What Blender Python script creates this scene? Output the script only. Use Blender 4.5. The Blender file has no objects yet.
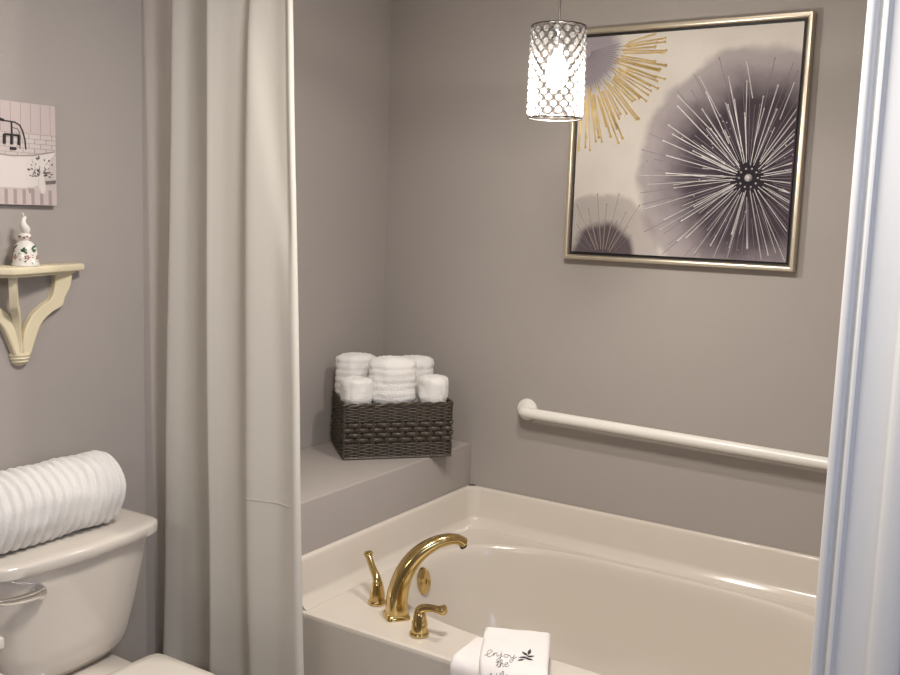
import bpy, bmesh, math, random
from mathutils import Vector, Matrix
from mathutils import noise as mnoise

C = bpy.context.scene
COL = C.collection
PI = math.pi
sin, cos = math.sin, math.cos

# ------------------------------------------------------------------ camera
def make_camera():
    f, p, r, yaw = 954.1, math.radians(7.39), math.radians(1.903), math.radians(32.229)
    fw = Vector((-sin(yaw) * cos(p), cos(yaw) * cos(p), -sin(p)))
    rt = Vector((cos(yaw), sin(yaw), 0))
    up = rt.cross(fw)
    rt2 = rt * cos(r) + up * sin(r)
    up2 = -rt * sin(r) + up * cos(r)
    m = Matrix((( rt2.x, up2.x, -fw.x, 1.870),
                ( rt2.y, up2.y, -fw.y, -3.150),
                ( rt2.z, up2.z, -fw.z, 1.655),
                (0, 0, 0, 1)))
    cd = bpy.data.cameras.new('camera')
    cd.sensor_width = 36.0
    cd.lens = f * 36.0 / 900.0
    cd.clip_start = 0.02
    cam = bpy.data.objects.new('camera', cd)
    COL.objects.link(cam)
    cam.matrix_world = m
    C.camera = cam
make_camera()

# ------------------------------------------------------------------ world, lights, exposure
w = bpy.data.worlds.new('world'); C.world = w
w.use_nodes = True
w.node_tree.nodes['Background'].inputs[0].default_value = (0.62, 0.74, 1.0, 1)
w.node_tree.nodes['Background'].inputs[1].default_value = 1.0
C.view_settings.view_transform = 'Standard'
C.view_settings.look = 'None'
C.view_settings.exposure = 0.10
C.view_settings.gamma = 1.0
C.view_settings.use_curve_mapping = False

def area(name, loc, rot, size, power, color, sy=None):
    l = bpy.data.lights.new(name, 'AREA')
    l.energy = power; l.color = color; l.size = size
    if sy: l.shape = 'RECTANGLE'; l.size_y = sy
    o = bpy.data.objects.new(name, l); COL.objects.link(o)
    o.location = loc; o.rotation_euler = rot
    return o
WARM = (1.0, 0.93, 0.86)
area('ceiling_lamp_light', (0.95, -1.72, 2.50), (0, 0, 0), 0.34, 29, WARM)
area('front_fill_light', (1.2, -4.05, 2.05), (math.radians(80), 0, 0), 1.2, 10, (1.0, 0.95, 0.90), 0.25)  # added weak front fill from behind the camera, no vanity fixture there
area('window_daylight', (2.86, -2.35, 1.55), (0, math.radians(90), 0), 1.0, 8.5, (0.48, 0.64, 1.0), 0.7)

# ------------------------------------------------------------------ materials
def mat(name, color, rough=0.5, metal=0.0, spec=0.5, bump=None, var=None, trans=None, coat=0, sheen=0, sss=0):
    m = bpy.data.materials.new(name); m.use_nodes = True
    nt = m.node_tree; b = nt.nodes['Principled BSDF']
    b.inputs['Base Color'].default_value = (*color, 1)
    b.inputs['Roughness'].default_value = rough
    b.inputs['Metallic'].default_value = metal
    b.inputs['Specular IOR Level'].default_value = spec
    if coat: b.inputs['Coat Weight'].default_value = coat; b.inputs['Coat Roughness'].default_value = 0.08
    if sheen: b.inputs['Sheen Weight'].default_value = sheen
    tc = nt.nodes.new('ShaderNodeTexCoord')
    if var:
        n = nt.nodes.new('ShaderNodeTexNoise'); n.inputs['Scale'].default_value = var[0]; n.inputs['Detail'].default_value = 4
        nt.links.new(tc.outputs['Object'], n.inputs['Vector'])
        mx = nt.nodes.new('ShaderNodeMix'); mx.data_type = 'RGBA'
        mx.inputs['A'].default_value = (*[c * (1 - var[1]) for c in color], 1)
        mx.inputs['B'].default_value = (*[min(1, c * (1 + var[1])) for c in color], 1)
        nt.links.new(n.outputs['Fac'], mx.inputs['Factor'])
        nt.links.new(mx.outputs['Result'], b.inputs['Base Color'])
    if bump:
        n = nt.nodes.new('ShaderNodeTexNoise'); n.inputs['Scale'].default_value = bump[0]; n.inputs['Detail'].default_value = 3
        nt.links.new(tc.outputs['Object'], n.inputs['Vector'])
        bp = nt.nodes.new('ShaderNodeBump'); bp.inputs['Strength'].default_value = bump[1]
        bp.inputs['Distance'].default_value = bump[2] if len(bump) > 2 else 0.002
        nt.links.new(n.outputs['Fac'], bp.inputs['Height'])
        nt.links.new(bp.outputs['Normal'], b.inputs['Normal'])
    return m

M = {}
M['wall'] = mat('taupe_wall_paint', (0.382, 0.347, 0.323), 0.62, spec=0.35, bump=(170, 0.25, 0.0012), var=(3, 0.02))
M['ceiling'] = mat('ceiling_paint', (0.75, 0.73, 0.70), 0.8, bump=(80, 0.2))
M['floor'] = mat('floor_tile', (0.26, 0.21, 0.17), 0.4, var=(2, 0.1))
M['trim'] = mat('white_trim_paint', (0.70, 0.71, 0.72), 0.35)
M['tub'] = mat('biscuit_acrylic', (0.67, 0.615, 0.545), 0.16, spec=0.5, coat=0.3)
M['porcelain'] = mat('biscuit_porcelain', (0.70, 0.65, 0.585), 0.12, spec=0.5, coat=0.4)
M['seat'] = mat('seat_plastic', (0.76, 0.71, 0.64), 0.25)
M['brass'] = mat('polished_brass', (0.66, 0.49, 0.21), 0.13, metal=1.0)
M['chrome'] = mat('chrome', (0.78, 0.77, 0.76), 0.1, metal=1.0)
M['dark'] = mat('dark_gap', (0.02, 0.018, 0.015), 0.5)
M['bar'] = mat('white_enamel', (0.82, 0.80, 0.75), 0.28, coat=0.2)
M['cream'] = mat('cream_paint', (0.74, 0.66, 0.46), 0.4, var=(14, 0.04))
M['wicker'] = mat('dark_brown_wicker', (0.060, 0.046, 0.033), 0.42, spec=0.5, var=(30, 0.25), bump=(200, 0.4))
M['wicker_in'] = mat('wicker_lining', (0.02, 0.015, 0.011), 0.7)
M['terry'] = mat('white_terry', (0.88, 0.86, 0.83), 0.95, spec=0.1, bump=(330, 0.9, 0.004), sheen=0.3)
M['linen'] = mat('white_linen', (0.84, 0.81, 0.79), 0.9, spec=0.1, bump=(500, 0.5, 0.001))
M['ink'] = mat('grey_ink', (0.16, 0.15, 0.16), 0.7)
M['ink_dark'] = mat('dark_ink', (0.035, 0.035, 0.04), 0.7)
M['frame'] = mat('champagne_silver', (0.62, 0.55, 0.43), 0.32, metal=0.75, bump=(60, 0.15))
M['black'] = mat('black_liner', (0.012, 0.010, 0.011), 0.5)
M['silverpaint'] = mat('silver_relief_paint', (0.56, 0.545, 0.535), 0.36, metal=0.6, var=(40, 0.35))
M['greypaint'] = mat('grey_relief_paint', (0.22, 0.19, 0.22), 0.55, metal=0.2)
M['goldpaint'] = mat('gold_leaf_paint', (0.70, 0.47, 0.19), 0.36, metal=0.5, var=(22, 0.6))
M['tanpaint'] = mat('tan_relief_paint', (0.42, 0.34, 0.25), 0.5, metal=0.25)
M['pearl'] = mat('pearl_paint', (0.62, 0.60, 0.60), 0.25, metal=0.4)
M['steel'] = mat('pendant_wire', (0.13, 0.12, 0.115), 0.35, metal=1.0)
M['glasspane'] = mat('window_pane', (0.55, 0.65, 0.85), 0.2)

def curtain_mat():
    m = bpy.data.materials.new('ivory_curtain_fabric'); m.use_nodes = True
    nt = m.node_tree; b = nt.nodes['Principled BSDF']; out = nt.nodes['Material Output']
    b.inputs['Base Color'].default_value = (0.78, 0.75, 0.685, 1); b.inputs['Roughness'].default_value = 0.7
    b.inputs['Specular IOR Level'].default_value = 0.25
    tl = nt.nodes.new('ShaderNodeBsdfTranslucent'); tl.inputs[0].default_value = (0.75, 0.72, 0.66, 1)
    mx = nt.nodes.new('ShaderNodeMixShader'); mx.inputs[0].default_value = 0.28
    nt.links.new(b.outputs[0], mx.inputs[1]); nt.links.new(tl.outputs[0], mx.inputs[2]); nt.links.new(mx.outputs[0], out.inputs[0])
    tc = nt.nodes.new('ShaderNodeTexCoord')
    wv = nt.nodes.new('ShaderNodeTexNoise'); wv.inputs['Scale'].default_value = 260
    nt.links.new(tc.outputs['Object'], wv.inputs['Vector'])
    bp = nt.nodes.new('ShaderNodeBump'); bp.inputs['Strength'].default_value = 0.25; bp.inputs['Distance'].default_value = 0.001
    nt.links.new(wv.outputs['Fac'], bp.inputs['Height']); nt.links.new(bp.outputs[0], b.inputs['Normal'])
    return m
M['curtain'] = curtain_mat()

def crystal_mat():
    m = bpy.data.materials.new('faceted_crystal'); m.use_nodes = True
    nt = m.node_tree; nt.nodes.remove(nt.nodes['Principled BSDF']); out = nt.nodes['Material Output']
    tr = nt.nodes.new('ShaderNodeBsdfTransparent'); tr.inputs[0].default_value = (0.97, 0.97, 0.97, 1)
    tl = nt.nodes.new('ShaderNodeBsdfTranslucent'); tl.inputs[0].default_value = (0.34, 0.335, 0.33, 1)
    gl = nt.nodes.new('ShaderNodeBsdfGlossy'); gl.inputs['Roughness'].default_value = 0.08
    a = nt.nodes.new('ShaderNodeMixShader'); a.inputs[0].default_value = 0.5
    c = nt.nodes.new('ShaderNodeMixShader'); c.inputs[0].default_value = 0.22
    nt.links.new(tr.outputs[0], a.inputs[1]); nt.links.new(tl.outputs[0], a.inputs[2])
    nt.links.new(a.outputs[0], c.inputs[1]); nt.links.new(gl.outputs[0], c.inputs[2])
    nt.links.new(c.outputs[0], out.inputs[0])
    return m
M['crystal'] = crystal_mat()

def emit(name, color, s):
    m = bpy.data.materials.new(name); m.use_nodes = True
    nt = m.node_tree; b = nt.nodes['Principled BSDF']
    b.inputs['Emission Color'].default_value = (*color, 1); b.inputs['Emission Strength'].default_value = s
    b.inputs['Base Color'].default_value = (1, 1, 1, 1)
    return m
M['bulb'] = emit('glowing_bulb', (1.0, 0.92, 0.82), 16)
M['lampglass'] = emit('lamp_glass', (1.0, 0.86, 0.72), 4)

# ------------------------------------------------------------------ mesh helpers
def obj(name, bm, m, parent=None, smooth=True, loc=None, angle=40):
    me = bpy.data.meshes.new(name)
    bmesh.ops.recalc_face_normals(bm, faces=bm.faces)
    bm.to_mesh(me); bm.free()
    for mm in (m if isinstance(m, (list, tuple)) else [m]): me.materials.append(mm)
    if smooth:
        for p in me.polygons: p.use_smooth = True
        try: me.set_sharp_from_angle(angle=math.radians(angle))
        except Exception: pass
    o = bpy.data.objects.new(name, me); COL.objects.link(o)
    if parent is not None: o.parent = parent
    if loc is not None: o.location = loc
    return o
def thing(name, label, cat, loc=(0, 0, 0), rotz=0, group=None):
    o = bpy.data.objects.new(name, None); COL.objects.link(o)
    o.empty_display_size = 0.05
    o.location = loc; o.rotation_euler = (0, 0, rotz)
    o['label'] = label; o['category'] = cat
    if group: o['group'] = group
    return o
def tag(o, label, cat, group=None):
    o['label'] = label; o['category'] = cat
    if group: o['group'] = group
    return o
def struct(name, bm, m, smooth=False):
    o = obj(name, bm, m, smooth=smooth); o['kind'] = 'structure'; return o
def box(bm, x0, y0, z0, x1, y1, z1, bevel=0, mi=0, seg=2):
    vs = [bm.verts.new(p) for p in ((x0,y0,z0),(x1,y0,z0),(x1,y1,z0),(x0,y1,z0),(x0,y0,z1),(x1,y0,z1),(x1,y1,z1),(x0,y1,z1))]
    fs = [bm.faces.new([vs[i] for i in q]) for q in ((0,3,2,1),(4,5,6,7),(0,1,5,4),(1,2,6,5),(2,3,7,6),(3,0,4,7))]
    for f in fs: f.material_index = mi
    if bevel:
        es = set(e for f in fs for e in f.edges)
        r = bmesh.ops.bevel(bm, geom=list(es), offset=bevel, segments=seg, profile=0.5, affect='EDGES')
        for f in r['faces']: f.material_index = mi
    return vs
def rings(bm, rs, cap0=True, cap1=True, closed=True, mi=0):
    """loft lists of points"""
    vr = [[bm.verts.new(p) for p in r] for r in rs]
    n = len(vr[0]); rng = n if closed else n - 1
    for a, b in zip(vr, vr[1:]):
        for i in range(rng):
            j = (i + 1) % n
            try: bm.faces.new((a[i], a[j], b[j], b[i])).material_index = mi
            except ValueError: pass
    if cap0: bm.faces.new(list(reversed(vr[0]))).material_index = mi
    if cap1: bm.faces.new(vr[-1]).material_index = mi
    return vr
def lathe(bm, prof, n=24, c=(0, 0, 0), axis='z', mi=0, cap0=True, cap1=True):
    rs = []
    for r, h in prof:
        ring = []
        for i in range(n):
            a = 2 * PI * i / n
            x, y = r * cos(a), r * sin(a)
            p = {'z': (x, y, h), 'x': (h, x, y), 'y': (y, h, x)}[axis]
            ring.append((c[0] + p[0], c[1] + p[1], c[2] + p[2]))
        rs.append(ring)
    return rings(bm, rs, cap0, cap1, mi=mi)
def tube(bm, pts, rad, n=8, caps=True, mi=0, flat=None, closed=False):
    """sweep; rad scalar or list; flat=(w,h) multiplies section along side/up"""
    P = [Vector(p) for p in pts]; k = len(P)
    R = rad if isinstance(rad, (list, tuple)) else [rad] * k
    T = []
    for i in range(k):
        if closed: t = P[(i + 1) % k] - P[i - 1]
        else: t = P[min(i + 1, k - 1)] - P[max(i - 1, 0)]
        T.append(t.normalized() if t.length > 1e-9 else Vector((0, 0, 1)))
    up = Vector((0, 0, 1)) if abs(T[0].z) < 0.9 else Vector((1, 0, 0))
    side = T[0].cross(up).normalized(); rs = []
    for i in range(k):
        side = (side - T[i] * side.dot(T[i]))
        side = side.normalized() if side.length > 1e-6 else T[i].orthogonal().normalized()
        u = side.cross(T[i])
        fx, fy = flat[i] if isinstance(flat, list) else (flat or (1, 1))
        rs.append([P[i] + side * cos(2 * PI * j / n) * R[i] * fx + u * sin(2 * PI * j / n) * R[i] * fy for j in range(n)])
    if closed:
        rs.append(rs[0]); vr = [[bm.verts.new(p) for p in r] for r in rs[:-1]]
        for a in range(k):
            A, B = vr[a], vr[(a + 1) % k]
            for j in range(n):
                bm.faces.new((A[j], A[(j + 1) % n], B[(j + 1) % n], B[j])).material_index = mi
        return
    rings(bm, rs, caps, caps, mi=mi)
def catmull(pts, n=8):
    P = [Vector(p) for p in pts]; out = []
    for i in range(len(P) - 1):
        p0 = P[max(i - 1, 0)]; p1 = P[i]; p2 = P[i + 1]; p3 = P[min(i + 2, len(P) - 1)]
        for j in range(n):
            t = j / n
            out.append(0.5 * ((2 * p1) + (p2 - p0) * t + (2 * p0 - 5 * p1 + 4 * p2 - p3) * t * t + (3 * p1 - p0 - 3 * p2 + p3) * t ** 3))
    out.append(P[-1]); return out
def prism(bm, outline, h0, h1, plane='xy', bevel=0, mi=0):
    """extrude a 2D outline; plane xy -> along z, yz -> along x, xz -> along y"""
    f = {'xy': lambda a, b, h: (a, b, h), 'yz': lambda a, b, h: (h, a, b), 'xz': lambda a, b, h: (a, h, b)}[plane]
    v0 = [bm.verts.new(f(a, b, h0)) for a, b in outline]; v1 = [bm.verts.new(f(a, b, h1)) for a, b in outline]
    n = len(outline); fs = [bm.faces.new(list(reversed(v0))), bm.faces.new(v1)]
    for i in range(n): fs.append(bm.faces.new((v0[i], v0[(i + 1) % n], v1[(i + 1) % n], v1[i])))
    for q in fs: q.material_index = mi
    if bevel:
        es = list(set(fs[0].edges) | set(fs[1].edges))
        bmesh.ops.bevel(bm, geom=es, offset=bevel, segments=3, profile=0.5, affect='EDGES')
def superell(cx, cy, ax, ay, n, N, z, ph=0.0):
    out = []
    for i in range(N):
        a = 2 * PI * i / N + ph
        c, s = cos(a), sin(a)
        out.append((cx + ax * math.copysign(abs(c) ** (2 / n), c), cy + ay * math.copysign(abs(s) ** (2 / n), s), z))
    return out

# ------------------------------------------------------------------ setting
H = 2.56
b = bmesh.new(); box(b, -0.70, -4.4, -0.1, 3.1, 0.15, 0); struct('floor', b, M['floor'])
b = bmesh.new(); box(b, -0.70, -4.4, H, 3.1, 0.15, H + 0.1); struct('ceiling', b, M['ceiling'])
b = bmesh.new(); box(b, -0.44, 0, 0, 1.70, 0.15, H); struct('wall_back', b, M['wall'])
b = bmesh.new(); box(b, -0.60, -1.252, 0, -0.44, 0.15, H); struct('wall_alcove', b, M['wall'])
b = bmesh.new(); box(b, -0.60, -4.3, 0, -0.40, -1.252, H, 0.004); struct('wall_left', b, M['wall'])
b = bmesh.new(); box(b, 1.70, -1.15, 0, 1.90, 0.15, H); struct('wall_right', b, M['wall'])
b = bmesh.new(); box(b, 1.575, -1.255, 0, 2.95, -1.15, H); struct('wall_partition', b, M['wall'])
b = bmesh.new(); box(b, -0.60, -4.4, 0, 2.95, -4.3, H); struct('wall_front', b, M['wall'])
def side_wall():
    b = bmesh.new()
    y0, y1, z0, z1 = -2.75, -1.95, 1.0, 2.1
    box(b, 2.90, -4.3, 0, 3.0, y0, H); box(b, 2.90, y1, 0, 3.0, -1.15, H)
    box(b, 2.90, y0, 0, 3.0, y1, z0); box(b, 2.90, y0, z1, 3.0, y1, H)
    struct('wall_side', b, M['wall'])
    b = bmesh.new()
    for q in ((y0, z0, y0 + .04, z1), (y1 - .04, z0, y1, z1), (y0 + .04, z0, y1 - .04, z0 + .04), (y0 + .04, z1 - .04, y1 - .04, z1), (y0 + .04, 1.53, y1 - .04, 1.56)):
        box(b, 2.92, q[0], q[1], 2.98, q[2], q[3])
    win = struct('window_1', b, M['trim'])
    b = bmesh.new(); box(b, 2.945, y0 + .04, z0 + .04, 2.95, y1 - .04, z1 - .04); obj('window_pane', b, M['glasspane'], win, False)
side_wall()

# moulded white casing on the free end of the partition, at the right of the view
def casing():
    b = bmesh.new()
    x0, yf = 1.541, -1.28
    pr = [(0.0, 0.026), (0.0, 0.006), (0.002, 0.002), (0.006, 0.0), (0.013, 0.0), (0.017, 0.003), (0.0185, 0.008), (0.0200, 0.0105), (0.0265, 0.0105),
          (0.029, 0.0055), (0.032, 0.0025), (0.0365, 0.0025), (0.040, 0.0055), (0.043, 0.0095), (0.050, 0.0105), (0.096, 0.0105), (0.100, 0.008), (0.103, 0.003),
          (0.107, -0.001), (0.116, -0.003), (0.150, -0.004), (0.156, 0.0), (0.158, 0.026)]
    rs = [[(x0 + a, yf + d, z) for a, d in pr] for z in (0.0, 0.6, 1.2, 1.8, H)]
    rings(b, rs, True, True, closed=True)
    struct('trim_1', b, M['trim'], True)
    # return of the casing round the partition's edge
    b = bmesh.new(); box(b, 1.541, -1.2535, 0, 1.5745, -1.15, H, 0.003); struct('trim_2', b, M['trim'])
casing()

# painted ledge beside the tub
b = bmesh.new(); box(b, -0.439, -1.06, 0.0, -0.0, -0.0005, 0.767, 0.006, seg=3)
struct('wall_ledge', b, M['wall'], True)
# caulk line / baseboard
b = bmesh.new(); box(b, -0.40, -4.29, 0, -0.385, -1.256, 0.10, 0.004); struct('baseboard_left', b, M['trim'])

# ceiling lamp (fixture that carries the lamp light)
t = thing('ceiling_lamp', 'round white flush ceiling lamp on the ceiling in front of the bathtub', 'lamp', (0.95, -1.72, H))
b = bmesh.new(); lathe(b, [(0.17, -0.0), (0.17, -0.02), (0.16, -0.025)], 32); obj('mount_plate', b, M['trim'], t)
b = bmesh.new(); lathe(b, [(0.15, -0.025), (0.14, -0.045), (0.09, -0.054), (0.02, -0.057)], 32); obj('lamp_glass', b, M['lampglass'], t)

# ------------------------------------------------------------------ bathtub
ZD = 0.452
def bathtub():
    t = thing('bathtub', 'large biscuit coloured drop-in garden bathtub with oval basin below the painting', 'bathtub', (0, 0, 0))
    XL, XR, YB, YF = 0.002, 1.698, -0.002, -1.055
    N = 160
    b = bmesh.new()
    cx, cy, ax, ay, n = 0.83, -0.488, 0.730, 0.394, 3.0
    def rect_ring(inset, z, nn=60):
        # follow a rounded rectangle sampled at the same angle as the basin
        out = []
        hx, hy = (XR - XL) / 2 - inset, (YB - YF) / 2 - inset
        mx, my = (XR + XL) / 2, (YB + YF) / 2
        for p in superell(cx, cy, ax, ay, n, N, 0):
            dx, dy = p[0] - cx, p[1] - cy
            tx = ((mx + hx - cx) if dx > 0 else (mx - hx - cx)) / dx if abs(dx) > 1e-6 else 1e9
            ty = ((my + hy - cy) if dy > 0 else (my - hy - cy)) / dy if abs(dy) > 1e-6 else 1e9
            k = min(tx, ty)
            out.append([cx + dx * k, cy + dy * k, z])
        # snap nearest samples onto the corners
        for sx in (mx - hx, mx + hx):
            for sy in (my - hy, my + hy):
                q = min(out, key=lambda o: (o[0] - sx) ** 2 + (o[1] - sy) ** 2); q[0], q[1] = sx, sy
        return [tuple(o) for o in out]
    rs = [rect_ring(0.0, 0.0), rect_ring(0.0, ZD - 0.016), rect_ring(0.0, ZD - 0.010), rect_ring(0.003, ZD - 0.003), rect_ring(0.010, ZD), rect_ring(0.014, ZD), rect_ring(0.03, ZD)]
    prof = [(1.025, 0.0), (1.018, 0.0010), (1.008, 0.0012), (1.0, -0.001), (0.990, -0.008), (0.982, -0.02), (0.972, -0.045), (0.95, -0.12), (0.915, -0.22), (0.88, -0.29), (0.83, -0.335), (0.76, -0.36), (0.6, -0.372), (0.3, -0.378), (0.05, -0.38)]
    for s, dz in prof:
        # left end reclines slightly more than the sides
        ring = []
        for p in superell(cx, cy, ax * s, ay * (1 - (1 - s) * 1.15 if s > 0.6 else s * 0.9), n if s > 0.8 else 2.6, N, ZD + dz):
            ring.append(p)
        rs.append(ring)
    rings(b, rs, False, True)
    obj('tub_shell', b, M['tub'], t, angle=35)
    # raised flange along the ledge, back wall and right wall
    b = bmesh.new()
    prof = [(0.0, 0.30), (0.0, 0.600), (0.010, 0.6015), (0.015, 0.600), (0.0185, 0.596), (0.020, 0.588), (0.026, 0.54), (0.029, 0.492), (0.0305, 0.484), (0.035, 0.4780), (0.045, 0.466), (0.054, 0.4575), (0.061, 0.4535), (0.063, 0.449)]
    def path(d):
        pts = []; r = 0.0 if d < 0.003 else 0.045
        pts.append((XL + d, YF + 0.012))
        for q in range(1, 6): pts.append((XL + d, YF + (YB - YF - d - r) * q / 6))
        for q in range(9):
            a = PI - (PI / 2) * q / 8
            pts.append((XL + d + r + r * cos(a), YB - d - r + r * sin(a)))
        for q in range(1, 9): pts.append((XL + d + r + (XR - XL - 2 * d - 2 * r) * q / 9, YB - d))
        for q in range(9):
            a = PI / 2 - (PI / 2) * q / 8
            pts.append((XR - d - r + r * cos(a), YB - d - r + r * sin(a)))
        for q in range(1, 6): pts.append((XR - d, YB - d - r - (YB - YF - d - r) * q / 6))
        pts.append((XR - d, YF + 0.012))
        return pts
    grid = []
    for d, z in prof:
        grid.append([(x, y, z) for x, y in path(d)])
    vr = rings(b, grid, False, False, closed=False)
    for k in (0, -1):
        try: b.faces.new([r[k] for r in vr])
        except ValueError: pass
    obj('splash_flange', b, M['tub'], t, angle=35)
    # overflow plate on the left end wall of the basin
    op = thing('tmp', '', '')
    bpy.data.objects.remove(op)
    b = bmesh.new()
    lathe(b, [(0.000, 0.018), (0.018, 0.0175), (0.030, 0.015), (0.040, 0.009), (0.043, 0.0)], 32, axis='x', cap0=False)
    o = obj('overflow_plate', b, M['brass'], t, loc=(0.126, -0.505, 0.392)); o.rotation_euler = (0, math.radians(-10), 0); o.scale = (1, 0.82, 1.12)
    o['label'] = 'polished brass oval overflow plate'
    b = bmesh.new(); tube(b, [(0.017, 0, 0.006), (0.026, 0, 0.0), (0.026, 0, -0.010)], 0.004, 8)
    obj('trip_lever', b, M['brass'], o)
    b = bmesh.new(); lathe(b, [(0.03, 0.0), (0.03, 0.004), (0.022, 0.007), (0.0, 0.008)], 24, cap1=False)
    obj('drain', b, M['brass'], t, loc=(0.38, -0.48, ZD - 0.3785))
    # dark chip of caulk on the corner of the flange
    b = bmesh.new(); tube(b, [(-0.012, -0.006, 0), (0.0, 0.0, 0.002), (0.012, 0.008, 0.0)], [0.002, 0.004, 0.002], 6)
    o = obj('chipped_corner', b, M['dark'], t, loc=(0.020, -0.016, 0.6020))
    o['label'] = 'small dark chip at the flange corner'
bathtub()

# ------------------------------------------------------------------ faucet
def spout():
    t = thing('bathtub_spout', 'polished brass arched bathtub spout on a square base, between its two lever handles', 'faucet', (0.302, -0.912, ZD + 0.0005), math.radians(52), group=None)
    b = bmesh.new(); 
    rs = []
    for s, z in ((0.037, 0), (0.037, 0.006), (0.034, 0.011), (0.031, 0.014)):
        rs.append(superell(0, 0, s, s, 6, 32, z))
    rings(b, rs); obj('base_plate', b, M['brass'], t)
    pts = catmull([(0.0, 0, 0.010), (0.002, 0, 0.07), (0.022, 0, 0.135), (0.058, 0, 0.184), (0.105, 0, 0.214), (0.150, 0, 0.226), (0.186, 0, 0.224), (0.208, 0, 0.212)], 6)
    k = len(pts); rad = []; flat = []
    for i in range(k):
        s = i / (k - 1); rad.append(0.0315 - 0.0150 * min(1, s * 1.15) + (0.001 * max(0, (s - 0.8) / 0.2))); flat.append((1.0 + 0.15 * s, 1.0 - 0.12 * s))
    b = bmesh.new()
    # faceted to square-ish section at the foot
    P = pts; rs = []
    for i in range(k):
        T = (P[min(i + 1, k - 1)] - P[max(i - 1, 0)]).normalized(); side = Vector((0, 1, 0)); u = side.cross(T)
        s = i / (k - 1); e = 4.5 - 2.3 * min(1, s * 1.6)
        ring = []
        for q in range(24):
            a = 2 * PI * q / 24; c_, s_ = cos(a), sin(a)
            ring.append(P[i] + side * rad[i] * flat[i][0] * math.copysign(abs(c_) ** (2 / e), c_) + u * rad[i] * flat[i][1] * math.copysign(abs(s_) ** (2 / e), s_))
        rs.append(ring)
    rings(b, rs); obj('spout', b, M['brass'], t, angle=50)
    b = bmesh.new(); lathe(b, [(0.011, -0.006), (0.011, 0.006)], 20); o = obj('aerator', b, M['dark'], t, loc=(0.2055, 0, 0.203)); o.rotation_euler = (0, math.radians(-30), 0)
def faucet_handle(loc, rot, label, lever):
    t = thing('faucet_handle', label, 'faucet handle', loc, rot, 'brass lever handles on the tub deck')
    b = bmesh.new(); lathe(b, [(0.0275, 0), (0.0285, 0.003), (0.0285, 0.007), (0.026, 0.010), (0.0245, 0.012)], 32)
    obj('escutcheon', b, M['brass'], t)
    b = bmesh.new(); lathe(b, [(0.0245, 0.012), (0.0242, 0.022), (0.0225, 0.036), (0.0200, 0.048), (0.0180, 0.058), (0.016, 0.066), (0.010, 0.073), (0.003, 0.076)], 28)
    obj('bell_body', b, M['brass'], t)
    b = bmesh.new(); pts = catmull(lever, 5); k = len(pts)
    rad = []
    for i in range(k):
        s = i / (k - 1); rad.append(0.0150 - 0.0045 * min(1, s * 1.8) + (0.0055 * max(0, (s - 0.72) / 0.28) ** 0.7 if s > 0.72 else 0))
    e = (pts[-1] - pts[-2]).normalized()
    pts.append(pts[-1] + e * 0.005); rad.append(rad[-1] * 0.75); pts.append(pts[-1] + e * 0.002); rad.append(rad[-1] * 0.4)
    tube(b, pts, rad, 16); obj('lever', b, M['brass'], t)
    return t
spout()
faucet_handle((0.197, -0.868, ZD + 0.0015), math.radians(0), 'brass faucet handle left of the spout, its lever pointing up and away', [(0, 0, 0.064), (-0.008, 0.004, 0.080), (-0.035, 0.018, 0.102), (-0.060, 0.033, 0.126), (-0.066, 0.037, 0.134)])
faucet_handle((0.428, -0.975, ZD + 0.0015), math.radians(0), 'brass faucet handle right of the spout, its lever pointing right', [(-0.004, 0, 0.062), (0.004, 0.0, 0.078), (0.028, 0.006, 0.085), (0.058, 0.010, 0.086), (0.074, 0.012, 0.088)])

# ------------------------------------------------------------------ grab bar
def grab_bar():
    t = thing('grab_bar', 'long white enamelled grab bar mounted on the wall above the bathtub', 'grab bar', (0, 0, 0))
    x0, z0, x1, z1, y = 0.241, 0.934, 1.44, 0.920, -0.058
    pts = [(x0, -0.006, z0), (x0, -0.030, z0), (x0 + 0.006, -0.050, z0), (x0 + 0.022, y, z0)]
    pts = catmull(pts, 4) + [(x0 + (x1 - x0) * q / 8, y, z0 + (z1 - z0) * q / 8) for q in range(1, 8)] + catmull([(x1 - 0.022, y, z1), (x1 - 0.006, -0.05, z1), (x1, -0.03, z1), (x1, -0.006, z1)], 4)
    b = bmesh.new(); tube(b, pts, 0.0195, 20); obj('bar', b, M['bar'], t, angle=60)
    for x, z in ((x0, z0), (x1, z1)):
        b = bmesh.new(); lathe(b, [(0.041, 0.0), (0.041, -0.006), (0.038, -0.011), (0.029, -0.014), (0.019, -0.016)], 32, axis='y')
        obj('wall_flange', b, M['bar'], t, loc=(x, -0.0005, z))
grab_bar()

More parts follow.
